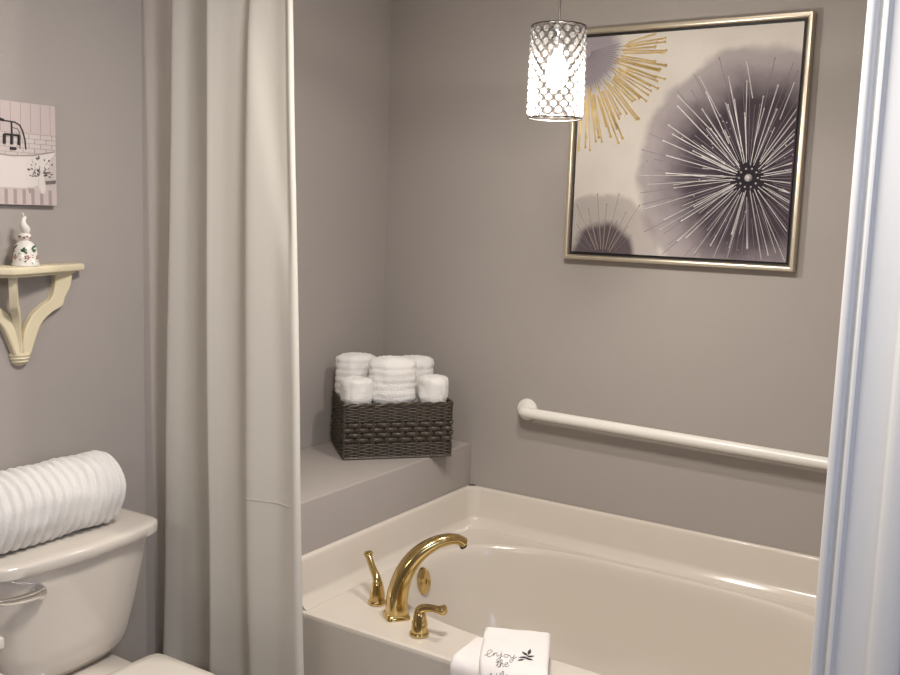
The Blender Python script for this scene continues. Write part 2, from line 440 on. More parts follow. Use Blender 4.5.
# ------------------------------------------------------------------ painting
def canvas_mat():
    m = bpy.data.materials.new('painted_canvas'); m.use_nodes = True
    nt = m.node_tree; b = nt.nodes['Principled BSDF']; b.inputs['Roughness'].default_value = 0.7; b.inputs['Specular IOR Level'].default_value = 0.25
    L = nt.links.new
    tc = nt.nodes.new('ShaderNodeTexCoord')
    def noise(sc, det=3):
        n = nt.nodes.new('ShaderNodeTexNoise'); n.inputs['Scale'].default_value = sc; n.inputs['Detail'].default_value = det
        L(tc.outputs['Object'], n.inputs['Vector']); return n
    def math_(op, a, c):
        n = nt.nodes.new('ShaderNodeMath'); n.operation = op
        for i, v in enumerate((a, c)):
            if isinstance(v, (int, float)): n.inputs[i].default_value = v
            else: L(v, n.inputs[i])
        return n.outputs[0]
    def rng(v, a, c):
        n = nt.nodes.new('ShaderNodeMapRange'); n.interpolation_type = 'SMOOTHSTEP'
        L(v, n.inputs[0]); n.inputs[1].default_value = a; n.inputs[2].default_value = c; n.inputs[3].default_value = 1; n.inputs[4].default_value = 0
        return n.outputs[0]
    def dist(p, amp, sc):
        d = nt.nodes.new('ShaderNodeVectorMath'); d.operation = 'DISTANCE'
        L(tc.outputs['Object'], d.inputs[0]); d.inputs[1].default_value = (p[0], 0, p[1])
        return math_('ADD', d.outputs['Value'], math_('MULTIPLY', math_('SUBTRACT', noise(sc).outputs['Fac'], 0.5), amp))
    def mix(fac, a, c):
        n = nt.nodes.new('ShaderNodeMix'); n.data_type = 'RGBA'
        L(fac, n.inputs['Factor'])
        for k, v in (('A', a), ('B', c)):
            if isinstance(v, tuple): n.inputs[k].default_value = (*v, 1)
            else: L(v, n.inputs[k])
        return n.outputs['Result']
    bg = mix(noise(5, 5).outputs['Fac'], (0.56, 0.52, 0.47), (0.72, 0.68, 0.63))
    d = dist((1.01, 1.825), 0.10, 7)
    c = mix(math_('MULTIPLY', rng(d, 0.365, 0.405), 0.75), bg, (0.29, 0.25, 0.27))
    c = mix(math_('MULTIPLY', rng(d, 0.29, 0.36), 0.5), c, (0.20, 0.165, 0.19))
    c = mix(math_('MULTIPLY', rng(dist((1.03, 1.815), 0.12, 11), 0.21, 0.34), 0.96), c, (0.042, 0.027, 0.040))
    c = mix(rng(dist((1.01, 1.80), 0.05, 14), 0.02, 0.15), c, (0.012, 0.008, 0.014))
    d = dist((0.42, 2.225), 0.04, 12)
    c = mix(math_('MULTIPLY', rng(d, 0.10, 0.15), 0.85), c, (0.26, 0.23, 0.27))
    d = dist((0.52, 1.53), 0.05, 12)
    c = mix(math_('MULTIPLY', rng(d, 0.205, 0.225), 0.55), c, (0.30, 0.26, 0.26))
    c = mix(math_('MULTIPLY', rng(d, 0.10, 0.135), 0.92), c, (0.075, 0.055, 0.068))
    L(c, b.inputs['Base Color'])
    bp = nt.nodes.new('ShaderNodeBump'); bp.inputs['Strength'].default_value = 0.3; bp.inputs['Distance'].default_value = 0.002
    L(noise(120).outputs['Fac'], bp.inputs['Height']); L(bp.outputs[0], b.inputs['Normal'])
    return m

def painting():
    t = thing('framed_painting', 'large square framed abstract painting of silver and gold starbursts on purple and cream', 'painting', (0, 0, 0))
    x0, x1, z0, z1 = 0.374, 1.174, 1.509, 2.303
    def frame_ring(name, ins0, ins1, prof, m):
        b = bmesh.new(); cr = [(x0, z0, 1, 1), (x1, z0, -1, 1), (x1, z1, -1, -1), (x0, z1, 1, -1)]
        rs = []
        for X, Z, sx, sz in cr:
            rs.append([(X + sx * (ins0 + (ins1 - ins0) * u), y, Z + sz * (ins0 + (ins1 - ins0) * u)) for u, y in prof])
        rs.append(rs[0])
        rings(b, rs, False, False); bmesh.ops.remove_doubles(b, verts=b.verts, dist=1e-6)
        return obj(name, b, m, t, angle=25)
    frame_ring('frame', 0.0, 0.017, [(0, -0.001), (0, -0.034), (0.15, -0.038), (0.5, -0.038), (0.8, -0.036), (1, -0.030), (1, -0.001)], M['frame'])
    frame_ring('liner', 0.0165, 0.0285, [(0, -0.002), (0, -0.016), (1, -0.016), (1, -0.002)], M['black'])
    cx0, cx1, cz0, cz1 = x0 + 0.0275, x1 - 0.0275, z0 + 0.0275, z1 - 0.0275
    b = bmesh.new(); box(b, cx0, -0.026, cz0, cx1, -0.003, cz1); obj('canvas', b, canvas_mat(), t, False)
    rnd = random.Random(7); Y = -0.0262
    def clip(px, pz, qx, qz):
        # shorten the segment p->q to stay inside the canvas
        k = 1.0
        for p, q, lo, hi in ((px, qx, cx0 + .004, cx1 - .004), (pz, qz, cz0 + .004, cz1 - .004)):
            if q > hi: k = min(k, (hi - p) / (q - p))
            if q < lo: k = min(k, (lo - p) / (q - p))
        return px + (qx - px) * k, pz + (qz - pz) * k, k
    def stroke(b, cx, cz, ang, r0, r1, w0, w1, bead=True, bend=0.0):
        px, pz = cx + r0 * cos(ang), cz + r0 * sin(ang)
        if not (cx0 + .003 < px < cx1 - .003 and cz0 + .003 < pz < cz1 - .003): return
        a2 = ang + bend
        qx, qz, k = clip(px, pz, cx + r1 * cos(a2), cz + r1 * sin(a2))
        if k < 0.1: return
        pts = [(px + (qx - px) * s, Y, pz + (qz - pz) * s) for s in (0, .35, .7, 1)]
        n = len(pts); R = [w0 + (w1 - w0) * i / (n - 1) for i in range(n)]
        if k == 1 and bead:
            L = math.hypot(qx - px, qz - pz); ux, uz = (qx - px) / L, (qz - pz) / L
            pts += [(qx + ux * .003, Y, qz + uz * .003), (qx + ux * .006, Y, qz + uz * .006), (qx + ux * .009, Y, qz + uz * .009)]
            R += [w1 * 1.7, w1 * 1.9, w1 * 0.6]
        P = [Vector(p) for p in pts]; T = (P[1] - P[0]).normalized(); side = T.cross(Vector((0, 1, 0))).normalized()
        rs = []
        for i, p in enumerate(P):
            rs.append([p + side * R[i] * cos(PI * j / 4) + Vector((0, -1, 0)) * max(0, R[i] * 0.9 * sin(PI * j / 4)) for j in range(5)])
        rings(b, rs, True, True)
    # silver burst: dark thin rays below, bright thick rays above
    b = bmesh.new()
    for i in range(80):
        a = 2 * PI * i / 80 + rnd.uniform(-.03, .03); stroke(b, 1.01, 1.80, a, rnd.uniform(.03, .14), rnd.uniform(.22, .40), .0007, .0009, rnd.random() < .6)
    obj('fine_rays', b, M['greypaint'], t, False)
    b = bmesh.new()
    hand = [(118, .22, .365), (91, .25, .362), (98, .17, .30), (108, .05, .325), (124, .13, .31), (131, .17, .36), (140, .06, .335), (147, .03, .29), (152, .09, .32), (160, .05, .31),
            (84, .04, .25), (77, .05, .29), (66, .20, .31), (58, .06, .33), (52, .05, .30), (100, .05, .20), (114, .04, .24), (128, .05, .27), (168, .04, .28), (174, .08, .37), (178, .04, .27), (186, .05, .33), (191, .03, .24),
            (197, .06, .35), (203, .05, .30), (210, .05, .33), (216, .04, .25), (221, .06, .30), (228, .05, .27), (236, .04, .29), (244, .06, .24), (251, .05, .30), (262, .04, .27), (270, .06, .22), (281, .04, .29), (290, .05, .25), (300, .04, .29), (311, .05, .27), (320, .04, .24), (331, .04, .26), (342, .04, .22), (352, .03, .24),
            (5, .04, .24), (14, .05, .24), (24, .04, .26), (33, .05, .27), (42, .04, .30), (71, .04, .22), (134, .04, .20), (156, .04, .20), (206, .04, .19), (256, .04, .18)]
    for d, r0, r1 in hand:
        stroke(b, 1.01, 1.80, math.radians(d + rnd.uniform(-1.5, 1.5)), max(r0, .034 + .02 * rnd.random()), r1, rnd.uniform(.0009, .0016), rnd.uniform(.0014, .0021), True, rnd.uniform(-.07, .07))
    for i in range(26):
        a = rnd.uniform(0, 2 * PI); stroke(b, 1.01, 1.80, a, rnd.uniform(.06, .12), rnd.uniform(.15, .26), .0006, .0013, False, rnd.uniform(-.12, .12))
    obj('silver_rays', b, M['silverpaint'], t, angle=60)
    b = bmesh.new()
    def drop(x, z, r):
        if cx0 + r < x < cx1 - r and cz0 + r < z < cz1 - r:
            rings(b, [[(x + rr * cos(PI * j / 5), Y - hh, z + rr * sin(PI * j / 5)) for j in range(10)] for rr, hh in ((r, 0), (r * .85, r * .5), (r * .45, r * .85), (r * .1, r * .95))])
    drop(1.01, 1.80, 0.013); obj('centre_pearl', b, M['pearl'], t, angle=60); b = bmesh.new()
    for i in range(10): drop(1.01 + 0.03 * cos(i * .63), 1.80 + 0.03 * sin(i * .63), 0.0035)
    for i in range(60):
        a = rnd.uniform(0, 2 * PI); r = rnd.uniform(.1, .36); drop(1.01 + r * cos(a), 1.80 + r * sin(a), rnd.uniform(.0014, .003))
    obj('pearls', b, M['pearl'], t, angle=60)
    # gold burst at the upper left corner
    b = bmesh.new()
    a = 9.0
    while a > -104:
        far = a > -60
        stroke(b, 0.42, 2.225, math.radians(a), rnd.uniform(.11, .17) if a < -8 else rnd.uniform(.13, .16), rnd.uniform(.24, .305) if far else rnd.uniform(.26, .335), rnd.uniform(.0018, .0028), rnd.uniform(.0022, .0036), True, rnd.uniform(-.03, .03))
        a -= rnd.uniform(1.6, 3.4)
    obj('gold_rays', b, M['goldpaint'], t, angle=60)
    b = bmesh.new()
    for i in range(26): stroke(b, 0.42, 2.225, math.radians(10 - i * 4.4), .02, rnd.uniform(.10, .14), .0006, .0009, False)
    obj('violet_rays', b, M['greypaint'], t, False)
    b = bmesh.new()
    for i in range(34):
        stroke(b, 0.52, 1.50, math.radians(14 + i * 4.6 + rnd.uniform(-2, 2)), rnd.uniform(.03, .08), rnd.uniform(.12, .17), .0006, .0009, False)
    obj('dark_rays', b, M['greypaint'], t, False)
    b = bmesh.new()
    for d, r1 in ((24, .20), (36, .22), (48, .23), (58, .235), (66, .19), (78, .24), (88, .20), (97, .235), (108, .19), (118, .22), (130, .17), (142, .14), (30, .15)):
        stroke(b, 0.52, 1.50, math.radians(d), .05, r1, .0010, .0013)
    obj('tan_rays', b, M['tanpaint'], t, angle=60)
painting()

# ------------------------------------------------------------------ pendant
def pendant():
    px, py, z0, z1, R = 0.697, -0.80, 1.917, 2.156, 0.0715
    t = thing('pendant_lamp', 'lit cylindrical crystal pendant lamp hanging in front of the painting', 'lamp', (px, py, z0))
    h = z1 - z0
    for nm, z, r in (('top_ring', h, R), ('bottom_ring', 0.0, R)):
        b = bmesh.new(); tube(b, [(r * cos(2 * PI * i / 48), r * sin(2 * PI * i / 48), z) for i in range(48)], 0.0022, 8, closed=True)
        obj(nm, b, M['steel'], t)
    b = bmesh.new()
    n, rows = 16, 15; dz = h / rows
    # diagonal wires
    for i in range(n):
        for s in (1, -1):
            tube(b, [(R * cos(2 * PI * (i + s * k / 2) / n), R * sin(2 * PI * (i + s * k / 2) / n), h - k * dz) for k in range(rows + 1)], 0.0010, 4)
    obj('wire_lattice', b, M['steel'], t)
    # top spider, socket, cord
    b = bmesh.new()
    for i in range(3):
        a = 2 * PI * i / 3 + 0.5; tube(b, [(R * cos(a), R * sin(a), h), (0.010 * cos(a), 0.010 * sin(a), h + 0.004)], 0.0016, 6)
    obj('spider', b, M['steel'], t)
    b = bmesh.new(); lathe(b, [(0.014, h - 0.060), (0.016, h - 0.055), (0.016, h - 0.012), (0.012, h), (0.006, h + 0.014), (0.004, h + 0.016)], 20); obj('socket', b, M['chrome'], t)
    b = bmesh.new(); lathe(b, [(0.0026, h + 0.012), (0.0026, H - z0 - 0.02)], 10); obj('cord', b, M['steel'], t)
    b = bmesh.new(); lathe(b, [(0.06, H - z0 - 0.0005), (0.058, H - z0 - 0.018), (0.02, H - z0 - 0.026)], 28); obj('canopy', b, M['chrome'], t)
    b = bmesh.new(); lathe(b, [(0.010, h - 0.062), (0.014, h - 0.075), (0.026, h - 0.100), (0.030, h - 0.122), (0.026, h - 0.145), (0.014, h - 0.158), (0.003, h - 0.162)], 24)
    obj('bulb', b, M['bulb'], t)
    # crystals: octagonal faceted beads in the lattice diamonds
    def bead(b, c, ax, r):
        A = Vector(ax); U = Vector((0, 0, 1)); S = A.cross(U)
        rs = []
        for rr, hh in ((0.35, 0.55), (0.85, 0.32), (1.0, 0), (0.85, -0.32), (0.35, -0.55)):
            rs.append([Vector(c) + (S * cos(PI * j / 4 + .39) + U * sin(PI * j / 4 + .39)) * r * rr + A * r * hh for j in range(8)])
        rings(b, rs)
    spots = []
    for k in range(1, rows):
        for i in range(n):
            a = 2 * PI * (i + 0.5 * ((k + 1) % 2)) / n
            spots.append((a, h - k * dz))
    cam_a = math.atan2(-3.15 - py, 1.87 - px)
    spots.sort(key=lambda s: -cos(s[0] - cam_a))
    rest = bmesh.new()
    for q, (a, z) in enumerate(spots):
        c = (R * cos(a), R * sin(a), z); ax = (cos(a), sin(a), 0)
        if q < 98:
            b = bmesh.new(); bead(b, c, ax, 0.0078); obj('crystal_bead', b, M['crystal'], t, False)
        else: bead(rest, c, ax, 0.0078)
    o = obj('crystal_beads', rest, M['crystal'], t, False); o['kind'] = 'stuff'
    l = bpy.data.lights.new('pendant_bulb_light', 'POINT'); l.energy = 21; l.color = (1.0, 0.92, 0.83); l.shadow_soft_size = 0.03
    lo = bpy.data.objects.new('pendant_bulb_light', l); COL.objects.link(lo); lo.location = (px, py, z1 - 0.19)
pendant()

# ------------------------------------------------------------------ wicker basket
BP = Vector((-0.215, -0.538, 0.7675)); BU = Vector((0.6745, 0.7383, 0)); BV = Vector((-0.7383, 0.6745, 0))
BROT = math.atan2(BU.y, BU.x)
def basket():
    t = thing('wicker_basket', 'dark brown woven wicker basket holding rolled towels on the corner ledge', 'basket', BP, BROT)
    Lx, Ly, Hh = 0.410, 0.278, 0.200
    cr = 0.012; step = 0.0137
    # perimeter sampler
    per = []
    def add(a, b_, ln):
        n = max(2, round(ln / step)); 
        for i in range(n): per.append((a[0] + (b_[0] - a[0]) * i / n, a[1] + (b_[1] - a[1]) * i / n))
    i0 = 0.006
    add((i0, i0), (Lx - i0, i0), Lx); add((Lx - i0, i0), (Lx - i0, Ly - i0), Ly); add((Lx - i0, Ly - i0), (i0, Ly - i0), Lx); add((i0, Ly - i0), (i0, i0), Ly)
    K = len(per); K -= K % 2
    def nrm(i):
        x, y = per[i]
        nx = -1 if x < i0 + 1e-6 else (1 if x > Lx - i0 - 1e-6 else 0)
        ny = -1 if y < i0 + 1e-6 else (1 if y > Ly - i0 - 1e-6 else 0)
        v = Vector((nx, ny, 0)); return v.normalized() if v.length else v
    b = bmesh.new()
    def strand(z, hgt, thick, per_stake, phase, amp):
        pts = []
        for i in range(len(per)):
            o = amp * sin(PI * (i / per_stake + phase)); v = nrm(i); pts.append(Vector((per[i][0] + v.x * o, per[i][1] + v.y * o, z)))
        n = len(pts); vr = []
        for i in range(n):
            v = nrm(i); p = pts[i]
            vr.append([b.verts.new(p + v * thick + Vector((0, 0, -hgt * .32))), b.verts.new(p + v * thick * 1.25 ), b.verts.new(p + v * thick + Vector((0, 0, hgt * .32))),
                       b.verts.new(p + Vector((0, 0, hgt * .5))), b.verts.new(p + Vector((0, 0, -hgt * .5)))])
        for i in range(n):
            A, B = vr[i], vr[(i + 1) % n]
            for j in range(5): b.faces.new((A[j], A[(j + 1) % 5], B[(j + 1) % 5], B[j]))
    z = 0.010; r = 0
    while z < 0.058: strand(z, 0.0062, 0.0020, 2.0, (r % 2), 0.0026); z += 0.0062; r += 1
    z = 0.070
    for q in range(4): strand(z, 0.0150, 0.0030, 2.0, q % 2, 0.0070); z += 0.0185
    z = 0.140; r = 0
    while z < 0.190: strand(z, 0.0062, 0.0020, 2.0, (r % 2), 0.0026); z += 0.0062; r += 1
    # stakes
    for i in range(0, len(per), 4):
        x, y = per[i]; tube(b, [(x, y, 0.004), (x, y, Hh - 0.004)], 0.0042, 6)
    obj('woven_wall', b, M['wicker'], t, angle=50)
    b = bmesh.new()
    rs = []
    for z, ins in ((0.006, 0.008), (Hh - 0.004, 0.008), (Hh - 0.004, 0.012), (0.012, 0.012)):
        rs.append([(ins, ins, z), (Lx - ins, ins, z), (Lx - ins, Ly - ins, z), (ins, Ly - ins, z)])
    rings(b, rs, True, True); obj('lining', b, M['wicker_in'], t, False)
    b = bmesh.new()
    for ph in (0, PI):
        pts = []
        for i in range(len(per)):
            v = nrm(i); a = i * 0.9 + ph; pts.append(Vector((per[i][0], per[i][1], Hh - 0.001)) + v * 0.004 * cos(a) + Vector((0, 0, 0.004 * sin(a))))
        tube(b, pts, 0.0045, 6, closed=True)
    obj('rim', b, M['wicker'], t)
    b = bmesh.new()
    tube(b, [Vector((per[i][0], per[i][1], 0.0048)) for i in range(len(per))], 0.0046, 6, closed=True); obj('base_rim', b, M['wicker'], t)
basket()

# ------------------------------------------------------------------ towels
def fuzz(p, s, amp): return amp * mnoise.noise(Vector(p) * s)
def upright_roll(u, v, r, zt, label, ribs, seed, sq=1.0, rx=0):
    """a rolled towel standing on end in the basket"""
    base = BP + BU * u + BV * v; z0 = 0.782 - BP.z
    t = thing('rolled_towel', label, 'towel', (base.x, base.y, 0.782), BROT, 'rolled white towels in the wicker basket')
    h = zt - 0.782; N = 56; K = 60
    b = bmesh.new(); rs = []
    for k in range(K + 1):
        z = h * k / K; e = 1.0
        top = h - z
        if top < 0.022: e = 0.80 + 0.20 * math.sqrt(max(0, 1 - ((0.022 - top) / 0.022) ** 2))
        if z < 0.02: e = 0.9 + 0.1 * z / 0.02
        e *= 0.86 + 0.16 * max(0, min(1, (z - 0.170) / 0.030))
        rib = 0
        if ribs: rib = -0.0035 * (0.5 + 0.5 * cos(2 * PI * z / ribs)) ** 5
        ring = []
        for i in range(N):
            a = 2 * PI * i / N
            rr = r * e + rib + fuzz((cos(a) * 1.3 + seed, sin(a) * 1.3, z * 14), 1.6, 0.006) + fuzz((cos(a) * 9, sin(a) * 9 + seed, z * 110), 1, 0.0016)
            # outer flap edge of the roll
            d = (a - 4.2) % (2 * PI); rr += 0.004 * max(0, 1 - d / 0.9) if not ribs or True else 0
            ring.append((rr * cos(a), rr * sin(a) * sq, z))
        rs.append(ring)
    # spiral top: groove following a spiral
    for q in range(1, 14):
        s = 1 - q / 14; ring = []
        for i in range(N):
            a = 2 * PI * i / N; rr = r * 0.80 * s
            ph = (rr / (r * 0.2) - a / (2 * PI)) % 1.0
            dz = -0.006 * (1 - min(1, abs(ph - 0.5) * 3.2)) + 0.002 + fuzz((cos(a) * rr * 60, sin(a) * rr * 60, seed), 2, 0.003)
            ring.append((rr * cos(a), rr * sin(a) * sq, h + 0.002 + dz))
        rs.append(ring)
    rings(b, rs); obj('towel_roll', b, M['terry'], t, angle=80)
    return t
upright_roll(0.080, 0.206, 0.077, 1.118, 'ribbed rolled towel at the back left of the wicker basket', 0.026, 1, 0.72)
upright_roll(0.305, 0.206, 0.074, 1.107, 'ribbed rolled towel at the back right of the wicker basket, half hidden', 0.026, 2, 0.72)
upright_roll(0.196, 0.092, 0.086, 1.122, 'largest ribbed towel roll, front centre of the wicker basket', 0.0255, 3, 0.70)
upright_roll(0.060, 0.070, 0.055, 1.052, 'small smooth rolled washcloth at the front left of the wicker basket', 0, 4, 0.95)
upright_roll(0.346, 0.070, 0.055, 1.056, 'small smooth rolled washcloth at the front right of the wicker basket', 0, 5, 0.95)

def big_towel():
    t = thing('bath_towel', 'large ribbed white bath towel rolled up on the toilet tank lid', 'towel', (-0.3025, -1.462, 0.7755), 0)
    L = 0.50; rx, rz = 0.093, 0.102; N = 72; K = 220
    b = bmesh.new(); rs = []
    for k in range(K + 1):
        s = k / K * L
        e = 1.0
        for d in (s, L - s):
            if d < 0.045: e = min(e, 0.70 + 0.30 * math.sqrt(max(0, 1 - ((0.045 - d) / 0.045) ** 2)))
        rib = 0.0
        ring = []
        for i in range(N):
            a = 2 * PI * i / N
            w_ = s + 0.006 * sin(a * 1.0 + 0.5) + 0.003 * sin(3 * a)
            rib = -0.0105 * (0.5 + 0.5 * cos(2 * PI * w_ / 0.0275)) ** 2.2
            rr = 1 + (rib + fuzz((cos(a) * 1.5, sin(a) * 1.5, s * 9), 1.3, 0.008) + fuzz((cos(a) * 14, sin(a) * 14, s * 140), 1, 0.0016)) / 0.1
            x = rx * e * rr * cos(a); z = rz * e * rr * sin(a)
            cz = rz * (0.99)
            z = max(z + cz, 0.0)      # the roll flattens where it lies on the lid
            ring.append((x, -s, z))
        rs.append(ring)
    for end, sgn in ((0, 1), (1, -1)):
        pass
    def cap(y0, sg):
        out = []
        for q in range(1, 14):
            s_ = 1 - q / 14; ring = []
            for i in range(N):
                a = 2 * PI * i / N; m = 0.70 * s_
                ph = (m * 5 - a / (2 * PI)) % 1.0
                dy = -0.008 * (1 - min(1, abs(ph - 0.5) * 3)) + 0.004 * (1 - s_)
                ring.append((rx * m * cos(a), y0 + sg * dy, max(0.0, rz * m * sin(a) + rz * .99)))
            out.append(ring)
        return out
    rs = list(reversed(cap(0, 1))) + rs + cap(-L, -1)
    rings(b, rs); obj('towel_roll', b, M['terry'], t, angle=80)
big_towel()

def slab(b, w, d, h, r, bend=None, nx=24, ny=20, lay=1, seed=0):
    """soft folded cloth, rounded edges, centred on x, going towards -y; optional bend function"""
    # closed section rings along x
    rs = []
    prof = []
    M_ = 10
    for j in range(ny + 1): prof.append((-(r + (d - 2 * r) * j / ny), h / 2))
    for j in range(1, M_): a = PI / 2 - PI * j / M_; prof.append((-(d - r) - r * cos(a), h / 2 * sin(a)))
    for j in range(ny + 1): prof.append((-(d - r - (d - 2 * r) * j / ny), -h / 2))
    for j in range(1, M_): a = -PI / 2 - PI * j / M_; prof.append((-r - r * cos(a) * 1.0, h / 2 * sin(a)))
    for i in range(nx + 1):
        x = -w / 2 + w * i / nx; ex = min(i, nx - i) / 1.5; sc = 1 if ex >= 1 else 0.72 + 0.28 * math.sqrt(1 - (1 - ex) ** 2)
        ring = []
        for y, z in prof:
            zz = z * sc + h / 2
            p = Vector((x, y, zz))
            if bend: p = bend(p)
            p += Vector((0, 0, fuzz((x * 20 + seed, y * 20, 0), 1.2, 0.0025 if z > 0 else 0)))
            ring.append(p)
        rs.append(ring)
    rings(b, rs)

def hand_towels():
    zt = ZD + 0.0025
    # both cloths lie on the deck and hang over the front edge of the tub
    YE, RR = -1.049, 0.012
    def mk(org, th, extra=0.0):
        def bend(p):
            yw = org[1] + p.x * sin(th) + p.y * cos(th)
            q = YE - yw
            if q <= 0: return p
            hz = p.z + org[2] - ZD                       # height above the deck
            RO = RR + org[2] - ZD + 0.022                  # outer face keeps its length round the bend
            a = min(q / RO, PI / 2)
            y2 = YE - (RR + hz) * sin(a)
            z2 = ZD - RR + (RR + hz) * cos(a) - max(0, q - RO * PI / 2)
            dy = y2 - yw
            return Vector((p.x + dy * sin(th), p.y + dy * cos(th), z2 - org[2]))
        return bend
    o1 = (0.668, -0.915, zt + 0.001); th1 = math.radians(4)
    t = thing('folded_towel', 'plain white folded hand towel on the tub deck, left of the lettered towel', 'towel', o1, th1)
    b = bmesh.new(); slab(b, 0.165, 0.33, 0.020, 0.010, mk(o1, th1), ny=44, seed=3); obj('towel', b, M['linen'], t, angle=80)
    o2 = (0.690, -0.868, zt + 0.0255); th2 = math.radians(25)
    t = thing('lettered_towel', 'white folded guest towel with grey script lettering and a leaf sprig on the tub deck', 'towel', o2, th2)
    W = 0.182; Hh = 0.024; bd2 = mk(o2, th2)
    b = bmesh.new(); slab(b, W, 0.36, Hh, 0.012, bd2, ny=44, seed=9); obj('towel', b, M['linen'], t, angle=80)
    # script lettering drawn as pen strokes lying on the cloth
    def pen(b, pts, r=0.0006, ox=0, oy=0, s=1.0, mi=0, vs=0.95):
        P = catmull([(ox + x * s, oy + y * s * vs, 0) for x, y in pts], 4)
        P2 = []
        bd = bd2
        for p in P:
            q = bd(Vector((p.x, p.y, Hh + 0.0006 + fuzz((p.x * 20 + 9, p.y * 20, 0), 1.2, 0.0025)))); P2.append(q)
        tube(b, P2, r * 1.0, 5, mi=mi)
    b = bmesh.new()
    S = 0.0170; r = 0.0008
    ox, oy = -0.072, -0.186
    e = [(0.05, .45), (.35, .52), (.62, .80), (.45, 1.0), (.18, .85), (.10, .45), (.28, .08), (.6, .08), (.85, .4)]
    n_ = [(.0, .35), (.12, .9), (.10, .05), (.2, .55), (.45, .92), (.6, .75), (.56, .2), (.7, .05), (.9, .3)]
    j_ = [(.1, .3), (.3, .95), (.28, .1), (.15, -.7), (-.15, -.9), (-.25, -.6), (.1, -.2), (.55, .3)]
    o_ = [(.55, .9), (.2, .8), (.1, .35), (.3, .05), (.6, .15), (.72, .6), (.55, .9), (.75, .75), (1.0, .7)]
    y_ = [(.0, .8), (.12, .3), (.4, .15), (.62, .5), (.68, .95), (.62, .1), (.5, -.8), (.2, -1.0), (.1, -.6), (.5, -.15), (1.1, .4)]
    def word(seq, x, y, s, vs=1.0):
        for g, adv in seq:
            pen(b, g, r, x, y, s, 0, vs); x += adv * s
        return x
    word([([(-.3, .2), (0.05, .45), (.35, .6), (.75, 1.15), (.55, 1.6), (.15, 1.35), (.0, .6), (.3, .0), (.75, .1), (1.0, .45)], 1.0), (n_, .95), (j_, .62), (o_, 1.0), (y_, 1.0)], ox, oy, S, 1.25)
    pen(b, [(.22, 1.3), (.30, 1.45)], r, ox + 1.95 * S, oy, S, 0, 1.25)
    t_ = [(.0, .3), (.3, .9), (.42, 1.6), (.3, .6), (.38, .05), (.65, .2)]
    h_ = [(.0, .2), (.35, 1.2), (.3, 1.7), (.1, 1.4), (.12, .05), (.3, .7), (.55, .8), (.6, .1), (.85, .2)]
    word([(t_, .6), (h_, .8), (e, .9)], -0.044, -0.224, S * .9, 1.0)
    pen(b, [(-.1, 1.05), (.7, 1.15)], r, -0.044, -0.224, S * .9, 0, 1.0)
    l_ = [(.0, .2), (.35, 1.2), (.3, 1.75), (.1, 1.4), (.14, .1), (.45, .15)]
    i_ = [(.0, .2), (.15, .85), (.15, .1), (.4, .2)]
    ox, oy = -0.062, -0.262
    word([(l_, .5), (i_, .42), (t_, .6), (t_, .62), (l_, .5), (e, .9)], ox, oy, S * .9, 1.0)
    pen(b, [(-.1, 1.05), (1.3, 1.15)], r, ox + 0.9 * S * .9, oy, S * .9, 0, 1.0)
    obj('script_lettering', b, M['ink'], t)
    # leaf sprig at the right of the words
    b = bmesh.new()
    def leaf(x, y, a, L):
        pen(b, [(0, 0), (L * cos(a), L * sin(a))], 0.0005, x, y, 1)
        n = 9; top = []
        bot = []
        for i in range(n):
            s = i / (n - 1); wv = 0.0042 * sin(PI * s ** 0.8) + 0.0002
            cx, cy = x + L * s * cos(a), y + L * s * sin(a)
            top.append((cx - wv * sin(a), cy + wv * cos(a))); bot.append((cx + wv * sin(a), cy - wv * cos(a)))
        out = []
        for p in top + bot[::-1]:
            out.append(tuple(bd2(Vector((p[0], p[1], Hh + 0.0009 + fuzz((p[0] * 20 + 9, p[1] * 20, 0), 1.2, 0.0025))))))
        v0 = [b.verts.new(p) for p in out]; v1 = [b.verts.new((p[0], p[1], p[2] + 0.0005)) for p in out]
        b.faces.new(v0[::-1]); b.faces.new(v1)
        for i in range(len(out)): b.faces.new((v0[i], v0[(i + 1) % len(out)], v1[(i + 1) % len(out)], v1[i]))
    sx, sy = -0.012, -0.108
    pen(b, [(0, 0), (.010, .012), (.012, .03), (.016, .044)], 0.0006, 0.036 + sx, -0.082 + sy, 1)
    for x, y, a, L in ((0.047, -0.056, 2.3, 0.024), (0.049, -0.048, 1.45, 0.030), (0.046, -0.066, 3.4, 0.022), (0.047, -0.064, 0.5, 0.020), (0.043, -0.074, -0.3, 0.020), (0.037, -0.082, 3.7, 0.016)):
        leaf(x + sx, y + sy, a, L)
    obj('leaf_sprig', b, M['ink_dark'], t)
hand_towels()

